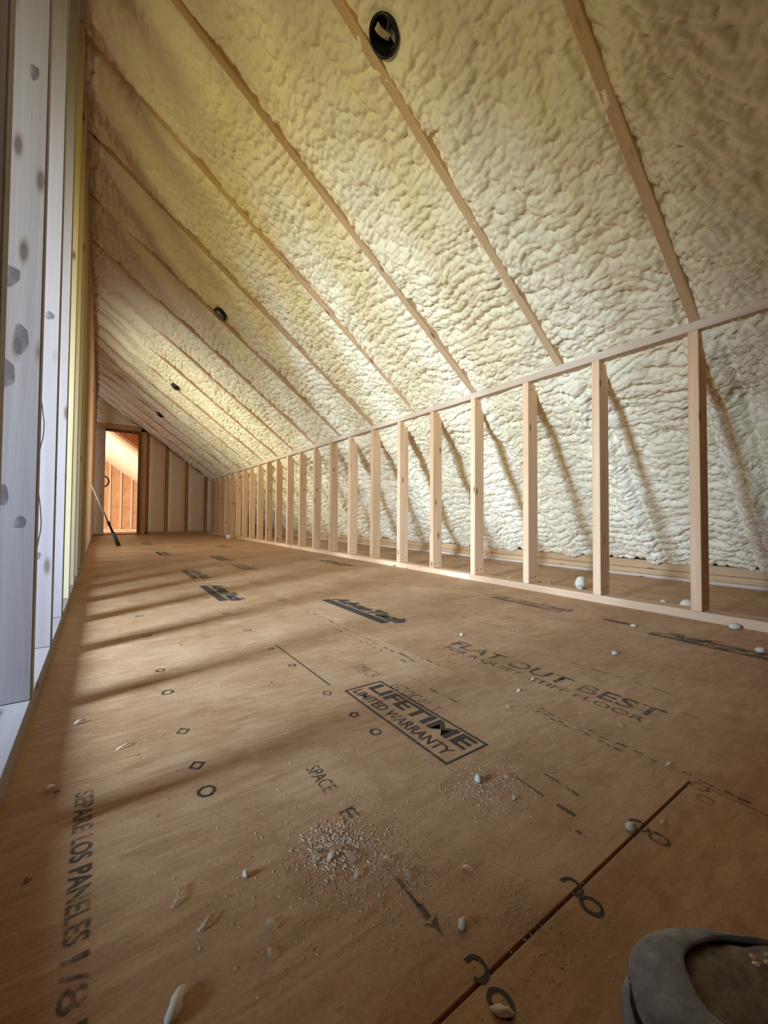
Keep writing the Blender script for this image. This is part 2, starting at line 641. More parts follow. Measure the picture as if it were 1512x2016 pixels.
# fine guide lines and scuffs of print
floor_rects([(0.4705, 0.4735, 1.285, 0.905)], INK, 'printed_line', 0.47, 1.1, 0.0008)
for (x, ya, yb, mt, st) in [(0.750, 1.70, 0.93, INKFADE, .05), (0.722, 1.45, 0.95, INKFADE, .03), (0.785, 0.93, 0.85, INKFADE, .03), (1.25, 1.30, 0.90, INKFADE, .06),
                            (1.72, 1.55, 1.3, INKFADE, .05), (0.792, 0.54, 0.18, INKFADE, .02), (0.665, 0.84, 0.60, INKGHOST, .04), (0.775, 0.60, 0.36, INKFADE, .018),
                            (0.60, 0.40, 0.36, INKFADE, .04), (0.55, 0.42, 0.33, INKFADE, .05), (0.78, 2.6, 1.7, INKGHOST, .09), (1.05, 2.9, 2.0, INKGHOST, .09), (0.55, 3.0, 2.6, INKGHOST, .08),
                            (1.40, 1.9, 1.1, INKGHOST, .07), (1.12, 0.75, 0.30, INKGHOST, .05)]:
    rr, y = [], ya
    while y > yb:
        l = st * rnd.uniform(0.4, 1.0)
        dx = rnd.uniform(-.004, .004)
        rr.append((x + dx, x + dx + rnd.uniform(.0025, .0055), y, y - l))
        y -= l + st * rnd.uniform(0.15, 0.7)
    floor_rects(rr, mt, 'printed_dashes', x, (ya + yb) / 2, 0.0015)

# ------------------------------------------------------------------ right stud wall
wr = tag(empty('wall_right', (XK, 0, 0)), 'low open stud wall along the foam covered eave', 'stud wall', kind='structure')
NST = 23


def rel(p, par):
    return (p[0] - par.location.x, p[1] - par.location.y, p[2] - par.location.z)


ys = 0.654
cuts = [YB, 1.86 + 0.02, 5.54, YE - 0.02]
for a, bb in zip(cuts[:-1], cuts[1:]):
    board('bottom_plate', rel((XK + .0445, a + .001, .019), wr), rel((XK + .0445, bb - .001, .019), wr), .089, .038, STUD, wr, (1, 0, 0))
    board('top_plate', rel((XK + .0445, a + .001, 1.2185), wr), rel((XK + .0445, bb - .001, 1.2185), wr), .089, .038, PALE, wr, (1, 0, 0))
nail_bm = bmesh.new()
bmesh.ops.create_cone(nail_bm, cap_ends=True, segments=8, radius1=.0032, radius2=.0026, depth=.003)
NAILME = bm_mesh(nail_bm)
NAILME.materials.append(NAIL)
for k in range(-5, NST):
    y = ys + SP * k - 0.019
    st = board('stud', rel((XK + .0445, y, .0385), wr), rel((XK + .0445, y, 1.199), wr), .089, .038, STUD, wr, (1, 0, 0))
    if 0 <= k < 12:
        # toe nails low on the face that looks back along the room (local axes: X up, Y outward)
        for (hz, hx, dark) in ((.030, -.022, 1), (.034, .016, 1), (1.12, -.02, 0)):
            nl = mesh_obj('nail', NAILME, None, st)
            nl.matrix_local = Matrix.Translation((hz - .58, hx + rnd.uniform(-.006, .006), .0195 if st.matrix_local.col[2].y < 0 else -.0195)) @ Matrix.Scale(1.0, 4)

# ------------------------------------------------------------------ left stud wall
wl = tag(empty('wall_left', (XL, 0, 0)), 'tall open stud wall at the left, daylight passing between its studs', 'stud wall', kind='structure')
zt = zr(XL) - 0.06
for a, bb in ((YB, 3.6), (3.6, YE - .02)):
    board('bottom_plate', rel((XL - .07, a + .001, .019), wl), rel((XL - .07, bb - .001, .019), wl), .14, .038, LEFTW, wl, (1, 0, 0))
    board('top_plate', rel((XL - .07, a + .001, zt), wl), rel((XL - .07, bb - .001, zt), wl), .14, .038, LEFTW, wl, (1, 0, 0))
yl = 1.115
for k in range(-7, 22):
    y = yl + SP * k
    mt = YELLOW_LIT if 3 <= k < 9 else LEFTW if k < 3 else STUD  # middle studs get the wood tinted by painted yellow light
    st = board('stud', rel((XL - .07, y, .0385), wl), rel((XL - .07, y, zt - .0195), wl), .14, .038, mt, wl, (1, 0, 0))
    if k in (0, 1, 2):
        # knots and grey stains on the face that looks back along the room
        fz = .0193 if st.matrix_local.col[2].y < 0 else -.0193
        for (hz, hx, ra, rb) in (((.90, -.008, .022, .016), (.775, .012, .030, .012), (.70, -.012, .030, .018), (.455, -.012, .020, .013), (.40, .018, .012, .010), (1.34, .02, .016, .008)),
                                 ((.99, .02, .012, .010), (1.65, -.01, .030, .008), (.30, .01, .010, .006)), ((1.75, 0, .02, .01), (.55, .01, .015, .008)))[k]:
            bm = bmesh.new()
            j1, j2 = rnd.uniform(0, 6), rnd.uniform(0, 6)
            bm.faces.new([bm.verts.new((ra * math.cos(t * .1963) * (1 + .15 * math.sin(t * .589 + j1)), rb * math.sin(t * .1963) * (1 + .15 * math.sin(t * .393 + j2)), 0)) for t in range(32)])
            kn = mesh_obj('knot', bm_mesh(bm), KNOT, st)
            kn.location = (hz - (zt - .0195 + .0385) / 2, hx + .0255, fz)
    if k == 1:
        # drying check down the face of the second stud
        bm = bmesh.new()
        pts = [(-.60 + i * .022, .004 + .006 * math.sin(i * .5) + rnd.uniform(-.001, .001)) for i in range(24)]
        for i, (p, q) in enumerate(zip(pts[:-1], pts[1:])):
            wd = .0009
            bm.faces.new([bm.verts.new(c) for c in ((p[0], p[1] - wd, 0), (q[0], q[1] - wd, 0), (q[0], q[1] + wd, 0), (p[0], p[1] + wd, 0))])
        ck = mesh_obj('check_crack', bm_mesh(bm), SLOT, st)
        ck.location = (-.45, .03, .0193 if st.matrix_local.col[2].y < 0 else -.0193)

# ------------------------------------------------------------------ ceiling: rafters, foam, sheathing
ceil = tag(empty('ceiling'), 'sloped ceiling of rafters with cream spray foam between them', 'ceiling', kind='structure')
XA, XB = -0.50, 3.34
nrm = Vector((-SL, 0, -1)).normalized()
K0, K1 = -4, 15
RD = 0.16
for k in range(K0, K1 + 1):
    y = RY0 + RP * k
    if y > YE - .02:
        continue
    a = Vector((XA, y, zr(XA))) - nrm * (RD / 2)
    bb = Vector((XB, y, zr(XB))) - nrm * (RD / 2)
    board('rafter', a, bb, .038, RD, RAFT, ceil, (0, 1, 0))
CANS = [(0.792, 1.165), (0.80, 3.513), (0.791, 5.967), (0.803, 8.247)]
CANS = [(x, RY0 + RP * round((y - RY0) / RP) - 0.019 - 0.058) for x, y in CANS]
CAN_R = 0.052


def foam_h(x, y):
    """Foam surface, measured along the roof normal from the rafter undersides into the room."""
    s = x * NL
    t = (y - RY0) / RP
    d = np.abs(t - np.round(t)) * RP          # distance to the nearest rafter centre
    bay = np.floor(t)
    inner = sstep(2.02, 2.14, x)              # behind the stud wall
    upper = sstep(0.62, 0.22, x + 0.12 * perlin(x * 2, y * 1.3, 9))
    base = -0.012 + 0.016 * perlin(x * 3.1, y * 3.1, 1) + 0.013 * perlin(x * 7, y * 6, 2)
    base = base + upper * (0.028 + 0.012 * perlin(x * 4, y * 4, 12))
    base = base + inner * (0.035 + 0.17 * sstep(2.3, 3.3, x))
    # rolls laid across the bay by the gun
    big = sstep(0.2, -0.6, t + 0 * x)         # coarser rolls in the bay nearest the viewer
    lam = 0.050 + 0.010 * perlin(bay * 3.7, bay * 1.3, 5) + 0.014 * (x > 2.08) + 0.022 * big
    v = (t - bay - 0.5)
    arc = 0.055 * np.cos(v * 2.6 + 0.8 * perlin(bay * 2.2, s * 0.7, 6)) + 0.05 * v * perlin(bay * 5.1, s * 0.6, 7)
    wv = 0.034 * perlin(s * 3.5, y * 4.5, 3) + 0.012 * perlin(s * 11, y * 12, 4)
    ph = (s + arc + wv) / lam
    fr = ph - np.floor(ph)
    prof = np.sqrt(np.clip(1 - (2 * fr - 1) ** 2, 0, 1))
    patch = np.clip(0.55 + 0.9 * perlin(s * 1.9, y * 1.9, 10), 0.15, 1.2)      # where rolls show strongly
    soft = 1 - 0.3 * upper
    h = base + soft * (0.011 * patch + 0.005 * inner + 0.006 * big) * (prof - 0.6)
    # lumps strung along the rolls, then popcorn on top of them
    c1 = worley(ph * 0.95, y / (0.056 + 0.02 * inner + 0.03 * big) + 0.3 * perlin(s * 14, y * 14, 17), 31)
    h = h + soft * 0.0180 * (c1 - 0.65)
    c2 = worley((s + wv) / 0.021, y / 0.025, 32)
    h = h + soft * 0.0110 * (1 - 0.6 * big) * (c2 - 0.65)
    h = h + 0.0030 * np.abs(perlin(s / 0.012, y / 0.012, 13))
    # pits and cracks here and there
    pit = sstep(0.52, 0.66, perlin(s * 9, y * 13, 18)) * sstep(0.10, 0.05, d)
    h = h - 0.016 * pit * (1 - upper)
    # tight to the rafters
    edge = np.exp(-((d - 0.024) / 0.016) ** 2)
    h = h - edge * (0.010 + 0.010 * perlin(s * 4, bay * 3.3 + np.sign(v) * 2.2, 14)) * (1 - inner)
    groove = np.exp(-(d / 0.020) ** 2)
    h = h - groove * upper * (0.040 + 0.010 * perlin(s * 5, bay * 2.7, 15))
    tight = (d < 0.0225) & (upper < 0.25) & (inner < 0.05)
    h = np.where(tight, np.minimum(h, -0.003 + 0.016 * sstep(0.30, 0.6, perlin(s * 6, bay * 3.1 + np.sign(v) * 1.7, 19))), h)
    rib = np.exp(-((d - 0.010) / 0.045) ** 2)
    h = h + inner * (rib * 0.028 - 0.016 * np.exp(-((d - 0.075) / 0.012) ** 2))
    # boxes pushed into the foam
    for cx, cy in CANS:
        rr = np.sqrt(((x - cx) * NL) ** 2 + (y - cy) ** 2)
        k = np.exp(-(rr / 0.085) ** 4)
        h = h * (1 - k) + k * (-0.022)
        h = h + 0.016 * np.exp(-((rr - 0.115) / 0.03) ** 2) * np.clip(perlin(x * 9, y * 9, 16) + 0.4, 0, 1)
    return h


def foam_bay(ya, yb, res, name='foam_bay'):
    nx = int((XB - XA) * NL / res) + 1
    ny = max(3, int((yb - ya) / res) + 1)
    X, Yg = np.meshgrid(np.linspace(XA, XB - 0.02, nx), np.linspace(ya, yb, ny), indexing='ij')
    H = foam_h(X, Yg)
    P = np.stack([X + nrm.x * H, Yg, zr(X) + nrm.z * H], -1)
    xm, ym = (X[:-1, :-1] + X[1:, 1:]) / 2, (Yg[:-1, :-1] + Yg[1:, 1:]) / 2
    mask = np.ones(xm.shape, bool)
    for cx, cy in CANS:
        mask &= np.sqrt(((xm - cx) * NL) ** 2 + (ym - cy) ** 2) > CAN_R + 0.001
    return mesh_obj(name, grid_mesh(P, mask, FOAM, True), None, ceil)


for k in range(K0, K1 + 1):
    ya, yb = RY0 + RP * k, RY0 + RP * (k + 1)
    ya, yb = max(ya, YB), min(yb, YE)
    if yb - ya < 0.05:
        continue
    res = 0.03 if k < -1 else 0.006 if k < 4 else 0.008 if k < 9 else 0.012
    foam_bay(ya, yb, res)
# roof deck over the rafters
bm = bmesh.new()
dk = nrm * (RD + 0.01)
q = [Vector((XA - .4, YB - .1, zr(XA - .4))) - dk, Vector((XB + .3, YB - .1, zr(XB + .3))) - dk, Vector((XB + .3, YE + .1, zr(XB + .3))) - dk, Vector((XA - .4, YE + .1, zr(XA - .4))) - dk]
q2 = [p - nrm * 0.012 for p in q]
vs = [bm.verts.new(p) for p in q + q2]
for f in ((0, 1, 2, 3), (7, 6, 5, 4), (0, 4, 5, 1), (1, 5, 6, 2), (2, 6, 7, 3), (3, 7, 4, 0)):
    bm.faces.new([vs[i] for i in f])
bmesh.ops.recalc_face_normals(bm, faces=bm.faces)
mesh_obj('roof_deck', bm_mesh(bm), SHEATH, ceil)

# ------------------------------------------------------------------ eave boards behind the stud wall
tr = tag(empty('trim_1', (3.2, 0, 0)), 'tan eave beam lying on the floor below the foam', 'beam', kind='structure')
for a, bb in ((YB, 2.9), (2.9, 6.6), (6.6, YE - .02)):
    board('beam', rel((3.262, a + .002, .086), tr), rel((3.262, bb - .002, .086), tr), .10, .058, BEAM, tr, (1, 0, 0), .004)
    board('beam', rel((3.250, a + .002, .028), tr), rel((3.250, bb - .002, .028), tr), .10, .056, BEAM, tr, (1, 0, 0), .004)
    board('ledger', rel((3.180, a + .002, .011), tr), rel((3.180, bb - .002, .011), tr), .05, .022, PALE, tr, (1, 0, 0), .003)
bm = bmesh.new()
box_bm(bm, (3.38, (YB + YE) / 2, .1), (.10, YE - YB, .42))
mesh_obj('eave_blocking', bm_mesh(bm), SHEATH, tr).location = (-3.2, 0, 0)

# ------------------------------------------------------------------ end wall with the doorway
wb = tag(empty('wall_back', (0, YE, 0)), 'end wall of studs and smooth foam beside the doorway', 'end wall', kind='structure')


def smooth_foam(x0, x1, z0, ztop, amp=0.004, name='foam_panel', y=-0.012, rolls=0.0):
    n, m = 22, 60
    X, T = np.meshgrid(np.linspace(x0, x1, n), np.linspace(0, 1, m), indexing='ij')
    zt_ = np.array([ztop(v) for v in X[:, 0]])[:, None]
    Z = z0 + (zt_ - z0) * T
    u = (X - x0) / (x1 - x0)
    B = 0.022 * (1 - np.abs(2 * u - 1) ** 4) * (1 - np.abs(2 * T - 1) ** 12)
    B = B + amp * perlin(X * 9, Z * 9, 21) + 0.0015 * np.sin(Z * 150 + 3 * perlin(X * 6, Z * 3, 22)) + rolls * np.abs(perlin(X * 16, Z * 16, 23))
    P = np.stack([X, y - B, Z], -1)
    return mesh_obj(name, grid_mesh(P, None, FOAM2 if not rolls else FOAM, True, flip=False), None, wb)


def roofz(x):
    return zr(x) - 0.005


for xs in (0.79, 1.16, 1.555, 1.95):
    board('stud', (xs, .045, .0385), (xs, .045, roofz(xs) - .02), .089, .042, BEAM, wb, (0, 1, 0))
for xa, xb in ((0.82, 1.13), (1.19, 1.525), (1.585, 1.92), (1.98, 2.5)):
    smooth_foam(xa, xb, .045, lambda v: roofz(v) - .01)
smooth_foam(-0.10, 0.80, 2.24, lambda v: roofz(v), .01, rolls=.03)
board('bottom_plate', (.80, .045, .019), (3.2, .045, .019), .089, .038, BEAM, wb, (0, 1, 0))
bm = bmesh.new()
f_ = bm.faces.new([bm.verts.new(c) for c in ((.68, .1, 0), (3.2, .1, 0), (3.2, .1, zr(3.2) + .1), (.68, .1, zr(.68) + .1))])
e_ = bmesh.ops.extrude_face_region(bm, geom=[f_])
for v in [g for g in e_['geom'] if isinstance(g, bmesh.types.BMVert)]:
    v.co.y += .012
bmesh.ops.recalc_face_normals(bm, faces=bm.faces)
box_bm(bm, (0.35, .1, 2.6), (1.2, .012, .8))
box_bm(bm, (-1.6, .05, 1.4), (2.96, .012, 3.0))
mesh_obj('sheathing', bm_mesh(bm), SHEATH, wb)
d1 = tag(empty('door_1', (0, YE, 0)), 'narrow open doorway with dark frame at the far end', 'doorway', kind='structure')
board('jamb', (-.047, -.015, .002), (-.047, -.015, 2.13), .03, .205, PALE, d1, (0, 1, 0))
board('jamb', (.645, .0, .002), (.645, .0, 2.10), .12, .026, DARKW, d1, (0, 1, 0))
board('casing_stud', (.715, -.01, .002), (.715, -.01, 2.20), .06, .105, BEAM, d1, (0, 1, 0))
board('header', (.046, .0, 2.115), (.66, .0, 2.115), .12, .035, DARKW, d1, (0, 1, 0))
board('header', (-.15, -.01, 2.185), (.77, -.01, 2.185), .06, .10, BEAM, d1, (0, 1, 0))
board('threshold', (-.09, .02, .008), (.66, .02, .008), .14, .016, DARKW, d1, (0, 1, 0))
board('weather_strip', (.622, -.066, .02), (.622, -.066, 2.08), .006, .010, SLOT, d1, (0, 1, 0))
board('weather_strip', (.05, -.066, 2.088), (.62, -.066, 2.088), .006, .012, SLOT, d1, (0, 1, 0))

# ------------------------------------------------------------------ attic beyond the doorway
YF, ZF = 20.8, -0.35
fb = tag(mesh_obj('floor_far', None or panel_mesh(6.4, YF - YE), SHEATH), 'tan board floor of the attic seen through the doorway', 'floor', kind='structure')
fb.location = (0.3, (YE + .12 + YF + .12) / 2, ZF)
wf = tag(empty('wall_far', (0, YF, 0)), 'far gable wall of pale studs over orange boards beyond the doorway', 'gable wall', kind='structure')
ps = 0
for xa in np.arange(-2.5, 3.4, 1.22):
    zt_ = max(zr(xa), 0.3)
    bm = bmesh.new()
    vs = [bm.verts.new(c) for c in ((xa, 0, ZF), (xa + 1.216, 0, ZF), (xa + 1.216, 0, max(zr(xa + 1.216) + .15, ZF + .05)), (xa, 0, zr(xa) + .15))]
    f = bm.faces.new(vs)
    e = bmesh.ops.extrude_face_region(bm, geom=[f])
    for v in [g for g in e['geom'] if isinstance(g, bmesh.types.BMVert)]:
        v.co.y += .012
    bmesh.ops.recalc_face_normals(bm, faces=bm.faces)
    o = mesh_obj('sheathing_panel', bm_mesh(bm), SHEATH, wf)
    o.location = (0, .06 + .001 * (ps % 2), 0)
    ps += 1
for i in range(-5, 7):
    x = 0.31 + .3945 * i
    if zr(x) > 0.1:
        board('stud', (x, .012, ZF + .12), (x, .012, zr(x) + .10), .09, .068, CREAM, wf, (0, 1, 0))
board('bottom_plate', (-2.5, .012, ZF + .06), (3.0, .012, ZF + .06), .09, .12, CREAM, wf, (0, 1, 0))
cf = tag(empty('ceiling_far'), 'bare rafters and roof boards of the attic beyond the doorway', 'ceiling', kind='structure')
for k in range(26):
    y = YE + .35 + SP * k
    if y > YF - .05:
        break
    board('rafter', Vector((-2.4, y, zr(-2.4))) - nrm * .07, Vector((3.3, y, zr(3.3))) - nrm * .07, .045, .14, CREAM, cf, (0, 1, 0))
bm = bmesh.new()
q = [Vector((x, y, zr(x))) - nrm * .145 for x, y in ((-3.2, YE + .101), (XB + .3, YE + .101), (XB + .3, 21.2), (-3.2, 21.2))]
bm.faces.new([bm.verts.new(p) for p in q])
mesh_obj('roof_deck', bm_mesh(bm), DECK, cf)
ws = tag(empty('wall_far_left', (-2.9, 15, 0)), 'hidden side wall of the attic beyond the doorway', 'wall', kind='structure')
bm = bmesh.new()
box_bm(bm, (0, 0.4, 2.1), (.012, 11.2, 5.2))
mesh_obj('sheathing', bm_mesh(bm), SHEATH, ws)

# ------------------------------------------------------------------ side room behind the left stud wall
XO = -2.45
wo = tag(empty('wall_outer', (XO, 0, 0)), 'board wall with a window in the side room behind the left studs', 'wall', kind='structure')
WINS = ((-0.12, 1.66), (4.10, 5.90), (7.9, 9.1))  # third opening is made up to go with the end wall fill
wz0, wz1 = 0.50, 1.45
bm = bmesh.new()
ycuts = [YB] + [v for p in WINS for v in p] + [YE]
for a, bb in zip(ycuts[0::2], ycuts[1::2]):
    box_bm(bm, (0, (a + bb) / 2, 1.6), (.012, bb - a, 3.2))
for a, bb in WINS:
    box_bm(bm, (0, (a + bb) / 2, wz0 / 2), (.012, bb - a, wz0))
    box_bm(bm, (0, (a + bb) / 2, (wz1 + 3.2) / 2), (.012, bb - a, 3.2 - wz1))
mesh_obj('sheathing', bm_mesh(bm), SHEATH, wo)
for i, (a, bb) in enumerate(WINS):
    wn = tag(empty('window_%d' % (i + 1), (XO, (a + bb) / 2, 0)), ('near', 'middle', 'added far')[i] + ' window opening of the side room that lets the daylight in', 'window', kind='structure')
    hw = (bb - a) / 2
    board('window_frame', (0, -hw, wz0), (0, -hw, wz1), .10, .035, PALE, wn, (1, 0, 0))
    board('window_frame', (0, hw, wz0), (0, hw, wz1), .10, .035, PALE, wn, (1, 0, 0))
    board('window_frame', (0, -hw, wz0), (0, hw, wz0), .10, .035, PALE, wn, (1, 0, 0))
    board('window_frame', (0, -hw, wz1), (0, hw, wz1), .10, .035, PALE, wn, (1, 0, 0))
cs = tag(empty('ceiling_side', (-1.6, 0, 0)), 'flat board ceiling of the side room behind the left studs', 'ceiling', kind='structure')
bm = bmesh.new()
box_bm(bm, (0, (YB + YE) / 2, 3.12), (2.2, YE - YB, .012))
mesh_obj('sheathing', bm_mesh(bm), SHEATH, cs)
wq = tag(empty('wall_front', (0, YB, 0)), 'board wall behind the viewer', 'wall', kind='structure')
bm = bmesh.new()
box_bm(bm, (0.5, 0, 1.6), (6.2, .012, 3.6))
mesh_obj('sheathing', bm_mesh(bm), SHEATH, wq)

# ------------------------------------------------------------------ recessed light boxes in the ceiling
def lathe_mesh(prof, seg, mat, smooth=True, cap=False):
    bm = bmesh.new()
    rings = []
    for (r, z) in prof:
        rings.append([bm.verts.new((r * math.cos(2 * math.pi * i / seg), r * math.sin(2 * math.pi * i / seg), z)) for i in range(seg)])
    for a, b in zip(rings[:-1], rings[1:]):
        for i in range(seg):
            bm.faces.new((a[i], a[(i + 1) % seg], b[(i + 1) % seg], b[i]))
    if cap:
        bm.faces.new(rings[-1])
    bmesh.ops.recalc_face_normals(bm, faces=bm.faces)
    me = bm_mesh(bm, smooth)
    me.materials.append(mat)
    return me


def ceiling_box(i, x, y, label, drop, inner):
    t = tag(empty('recessed_light_can', (0, 0, 0)), label, 'ceiling light', 'round light boxes set in the ceiling foam')
    zax = -nrm
    xax = Vector((1, 0, -SL)).normalized()
    yax = zax.cross(xax)
    m = Matrix((xax, yax, zax)).transposed().to_4x4()
    m.translation = Vector((x, y, zr(x))) + nrm * drop
    t.matrix_world = m
    mesh_obj('housing', lathe_mesh([(.030, .106), (.055, .104), (.055, -.001), (.0525, -.003), (.050, .0), (.050, .10)], 28, BLACK, cap=True), None, t)
    mesh_obj('rim', lathe_mesh([(.050, .002), (.050, -.004), (.0575, -.004), (.0585, .003), (.055, .008)], 28, BLACK), None, t)
    if inner:
        # mounting bracket, lamp socket and a folded paper tab inside
        bm = bmesh.new()
        box_bm(bm, (.012, -.004, .045), (.062, .020, .002))
        box_bm(bm, (.042, -.004, .026), (.002, .020, .040))
        bmesh.ops.bevel(bm, geom=list(bm.edges), offset=.0008, segments=1, affect='EDGES')
        mesh_obj('bracket', bm_mesh(bm), STEEL, t)
        bm = bmesh.new()
        box_bm(bm, (-.012, .004, .018), (.050, .030, .0016))
        for v in bm.verts:
            v.co.z += .020 * math.sin(v.co.x * 40) + .3 * v.co.y
        bmesh.ops.subdivide_edges(bm, edges=list(bm.edges), cuts=2)
        for v in bm.verts:
            v.co.z += .006 * math.sin(v.co.x * 110)
        mesh_obj('paper_tab', bm_mesh(bm), SOCKET, t)
        sk = mesh_obj('socket', lathe_mesh([(.010, .0), (.014, .002), (.014, .03), (.018, .034), (.018, .05)], 16, STEEL, cap=True), None, t)
        sk.location = (-.022, -.012, .03)
    else:
        cv = mesh_obj('cover', lathe_mesh([(.046, -.004), (.044, -.012), (.034, -.022), (.018, -.027), (.001, -.028)], 28, plain('cover_grey_%d' % i, (.16, .16, .13) if i == 1 else (.03, .028, .03), .4, .5), cap=True), None, t)
        bm = bmesh.new()
        box_bm(bm, (0, .030, -.020), (.070, .006, .005))
        bmesh.ops.bevel(bm, geom=list(bm.edges), offset=.001, segments=1, affect='EDGES')
        mesh_obj('clip', bm_mesh(bm), STEEL, t)
    return t


labs = ['open black recessed light can beside the second rafter, nearest of the four',
        'covered grey light can against a rafter, second along the ceiling',
        'small dark light can in the foam, third along the ceiling',
        'dark light can low over the doorway, farthest along the ceiling']
for i, (cx, cy) in enumerate(CANS):
    ceiling_box(i, cx, cy, labs[i], (-0.004, 0.004, 0.004, 0.004)[i], i == 0)

# ------------------------------------------------------------------ pole leaning at the far left
def tube(p, q, r0_, r1_, seg, mat, name, parent):
    p, q = Vector(p), Vector(q)
    l = (q - p).length
    me = lathe_mesh([(.0005, 0), (r0_, 0), (r1_, l), (.0005, l)], seg, mat)
    o = mesh_obj(name, me, None, parent)
    o.matrix_local = Matrix.Translation(p) @ (q - p).to_track_quat('Z', 'Y').to_matrix().to_4x4()
    return o


pb, pt = Vector((.205, 6.37, .004)), Vector((XL + .012, 6.18, .775))
pole = tag(empty('pole', pb), 'pole with pale shaft and dark lower end leaning on the left studs', 'pole')
dv = pt - pb
tube(dv * .40, dv, .010, .0085, 14, GREYW, 'shaft', pole)
tube(dv * .22, dv * .42, .014, .014, 14, BLACK, 'sleeve', pole)
tube(dv * .36, dv * .41, .019, .019, 14, BLACK, 'collar', pole)
tube(dv * .0, dv * .23, .027, .020, 14, plain('dark_brush', (.05, .03, .02), .8), 'brush_end', pole)

# black cable loop on the door jamb
bm = bmesh.new()
R_, r_ = .105, .0135
ring = []
for i in range(28):
    a = 2 * math.pi * i / 28
    ring.append([bm.verts.new(((R_ + r_ * math.cos(2 * math.pi * j / 8)) * math.cos(a), r_ * math.sin(2 * math.pi * j / 8), (R_ * 1.05 + r_ * math.cos(2 * math.pi * j / 8)) * math.sin(a))) for j in range(8)])
for i in range(28):
    for j in range(8):
        bm.faces.new((ring[i][j], ring[(i + 1) % 28][j], ring[(i + 1) % 28][(j + 1) % 8], ring[i][(j + 1) % 8]))
bmesh.ops.recalc_face_normals(bm, faces=bm.faces)
cl = tag(mesh_obj('cable_loop', bm_mesh(bm, True), BLACK), 'black cable loop hanging at the left jamb of the doorway', 'cable')
cl.location = (.022, YE + .048, 1.075)

bm = bmesh.new()
box_bm(bm, (0, 0, .034), (.068, .05, .068))
bmesh.ops.bevel(bm, geom=list(bm.edges), offset=.006, segments=2, affect='EDGES')
wbx = tag(mesh_obj('white_block', bm_mesh(bm), WHITE), 'small white block on the floor by the far end of the right stud wall', 'block')
wbx.location = (1.875, 7.50, 0.0)

# ------------------------------------------------------------------ boot
boot = tag(empty('work_boot', (.364, .156, 0)), 'dusty grey work boot with a brown leather toe standing on the floor', 'boot')
boot.rotation_euler = (0, 0, math.radians(-51))     # local +X runs toe -> heel


def outline(u):
    """Half widths (near side, far side) of the sole at distance u from the toe."""
    L = .305
    if u < .075:
        w_ = .053 * math.sqrt(max(0, 1 - ((.075 - u) / .075) ** 2.2))
    elif u < .16:
        w_ = .053 - .013 * ((u - .075) / .085) ** 1.5
    elif u < .24:
        w_ = .040
    else:
        w_ = .040 * math.sqrt(max(0, 1 - ((u - .24) / (L - .24)) ** 2.4))
    return w_


US = [0.0005, .004, .010, .018, .028, .040, .055, .072, .09, .11, .13, .15, .17, .19, .21, .23, .25, .27, .285, .296, .303, .3048]


def sole_slab(grow, z0, z1, mat, name, bulge=.003, lift=0.0):
    pts = [(u, outline(u)) for u in US]
    loop = [(u, w_) for u, w_ in pts] + [(u, -w_) for u, w_ in reversed(pts)]
    cx = .15
    bm = bmesh.new()
    rings = []
    for (z, g) in ((z0, grow - .002), (z0 + (z1 - z0) * .2, grow + bulge * .6), (z0 + (z1 - z0) * .5, grow + bulge), (z0 + (z1 - z0) * .8, grow + bulge * .6), (z1, grow - .002)):
        r = []
        for (u, w_) in loop:
            sx = 1 + g / .15
            sy = 1 + g / .05
            r.append(bm.verts.new((cx + (u - cx) * sx, w_ * sy, z + lift * math.exp(-u / .04))))
        rings.append(r)
    n = len(loop)
    for a, b in zip(rings[:-1], rings[1:]):
        for i in range(n):
            bm.faces.new((a[i], a[(i + 1) % n], b[(i + 1) % n], b[i]))
    bm.faces.new(rings[0])
    bm.faces.new(rings[-1])
    bmesh.ops.recalc_face_normals(bm, faces=bm.faces)
    return mesh_obj(name, bm_mesh(bm, True), mat, boot)


sole_slab(.0095, .001, .017, RUBBER, 'outsole', .003, .003)
sole_slab(.0062, .0162, .0196, SLOT, 'sole_groove', 0, .003)
sole_slab(.002, .0195, .036, RUBBER, 'midsole', .003, .003)


def top_h(u):
    """Height of the upper's ridge over the floor."""
    P_ = [(0, .034), (.012, .044), (.03, .051), (.06, .058), (.09, .067), (.12, .085), (.15, .115), (.18, .140), (.2, .152), (.305, .155)]
    for (a, ha), (b, hb) in zip(P_[:-1], P_[1:]):
        if u <= b:
            return ha + (hb - ha) * (u - a) / (b - a)
    return .155


def upper_grid(u0_, u1_, nu, nv, off, a0=0.0, a1=math.pi, zb=.034, fold=0.0):
    P = np.zeros((nu, nv, 3))
    for i in range(nu):
        u = u0_ + (u1_ - u0_) * i / (nu - 1)
        w_ = max(outline(max(u, .001)) - .001, .002) + off
        h = top_h(u) + off - zb
        for j in range(nv):
            a = a0 + (a1 - a0) * j / (nv - 1)
            ca, sa = math.cos(a), math.sin(a)
            e = .72
            P[i, j] = (u - off * .6 if u < .03 else u, w_ * math.copysign(abs(ca) ** e, ca), zb + h * abs(sa) ** (.80))
            if fold:
                P[i, j, 2] += fold * math.sin(u * 330) * sa
    return P


me = grid_mesh(upper_grid(.0005, .3045, 70, 40, 0.0, fold=.0008), None, LEATHER, True)
mesh_obj('upper', me, None, boot)
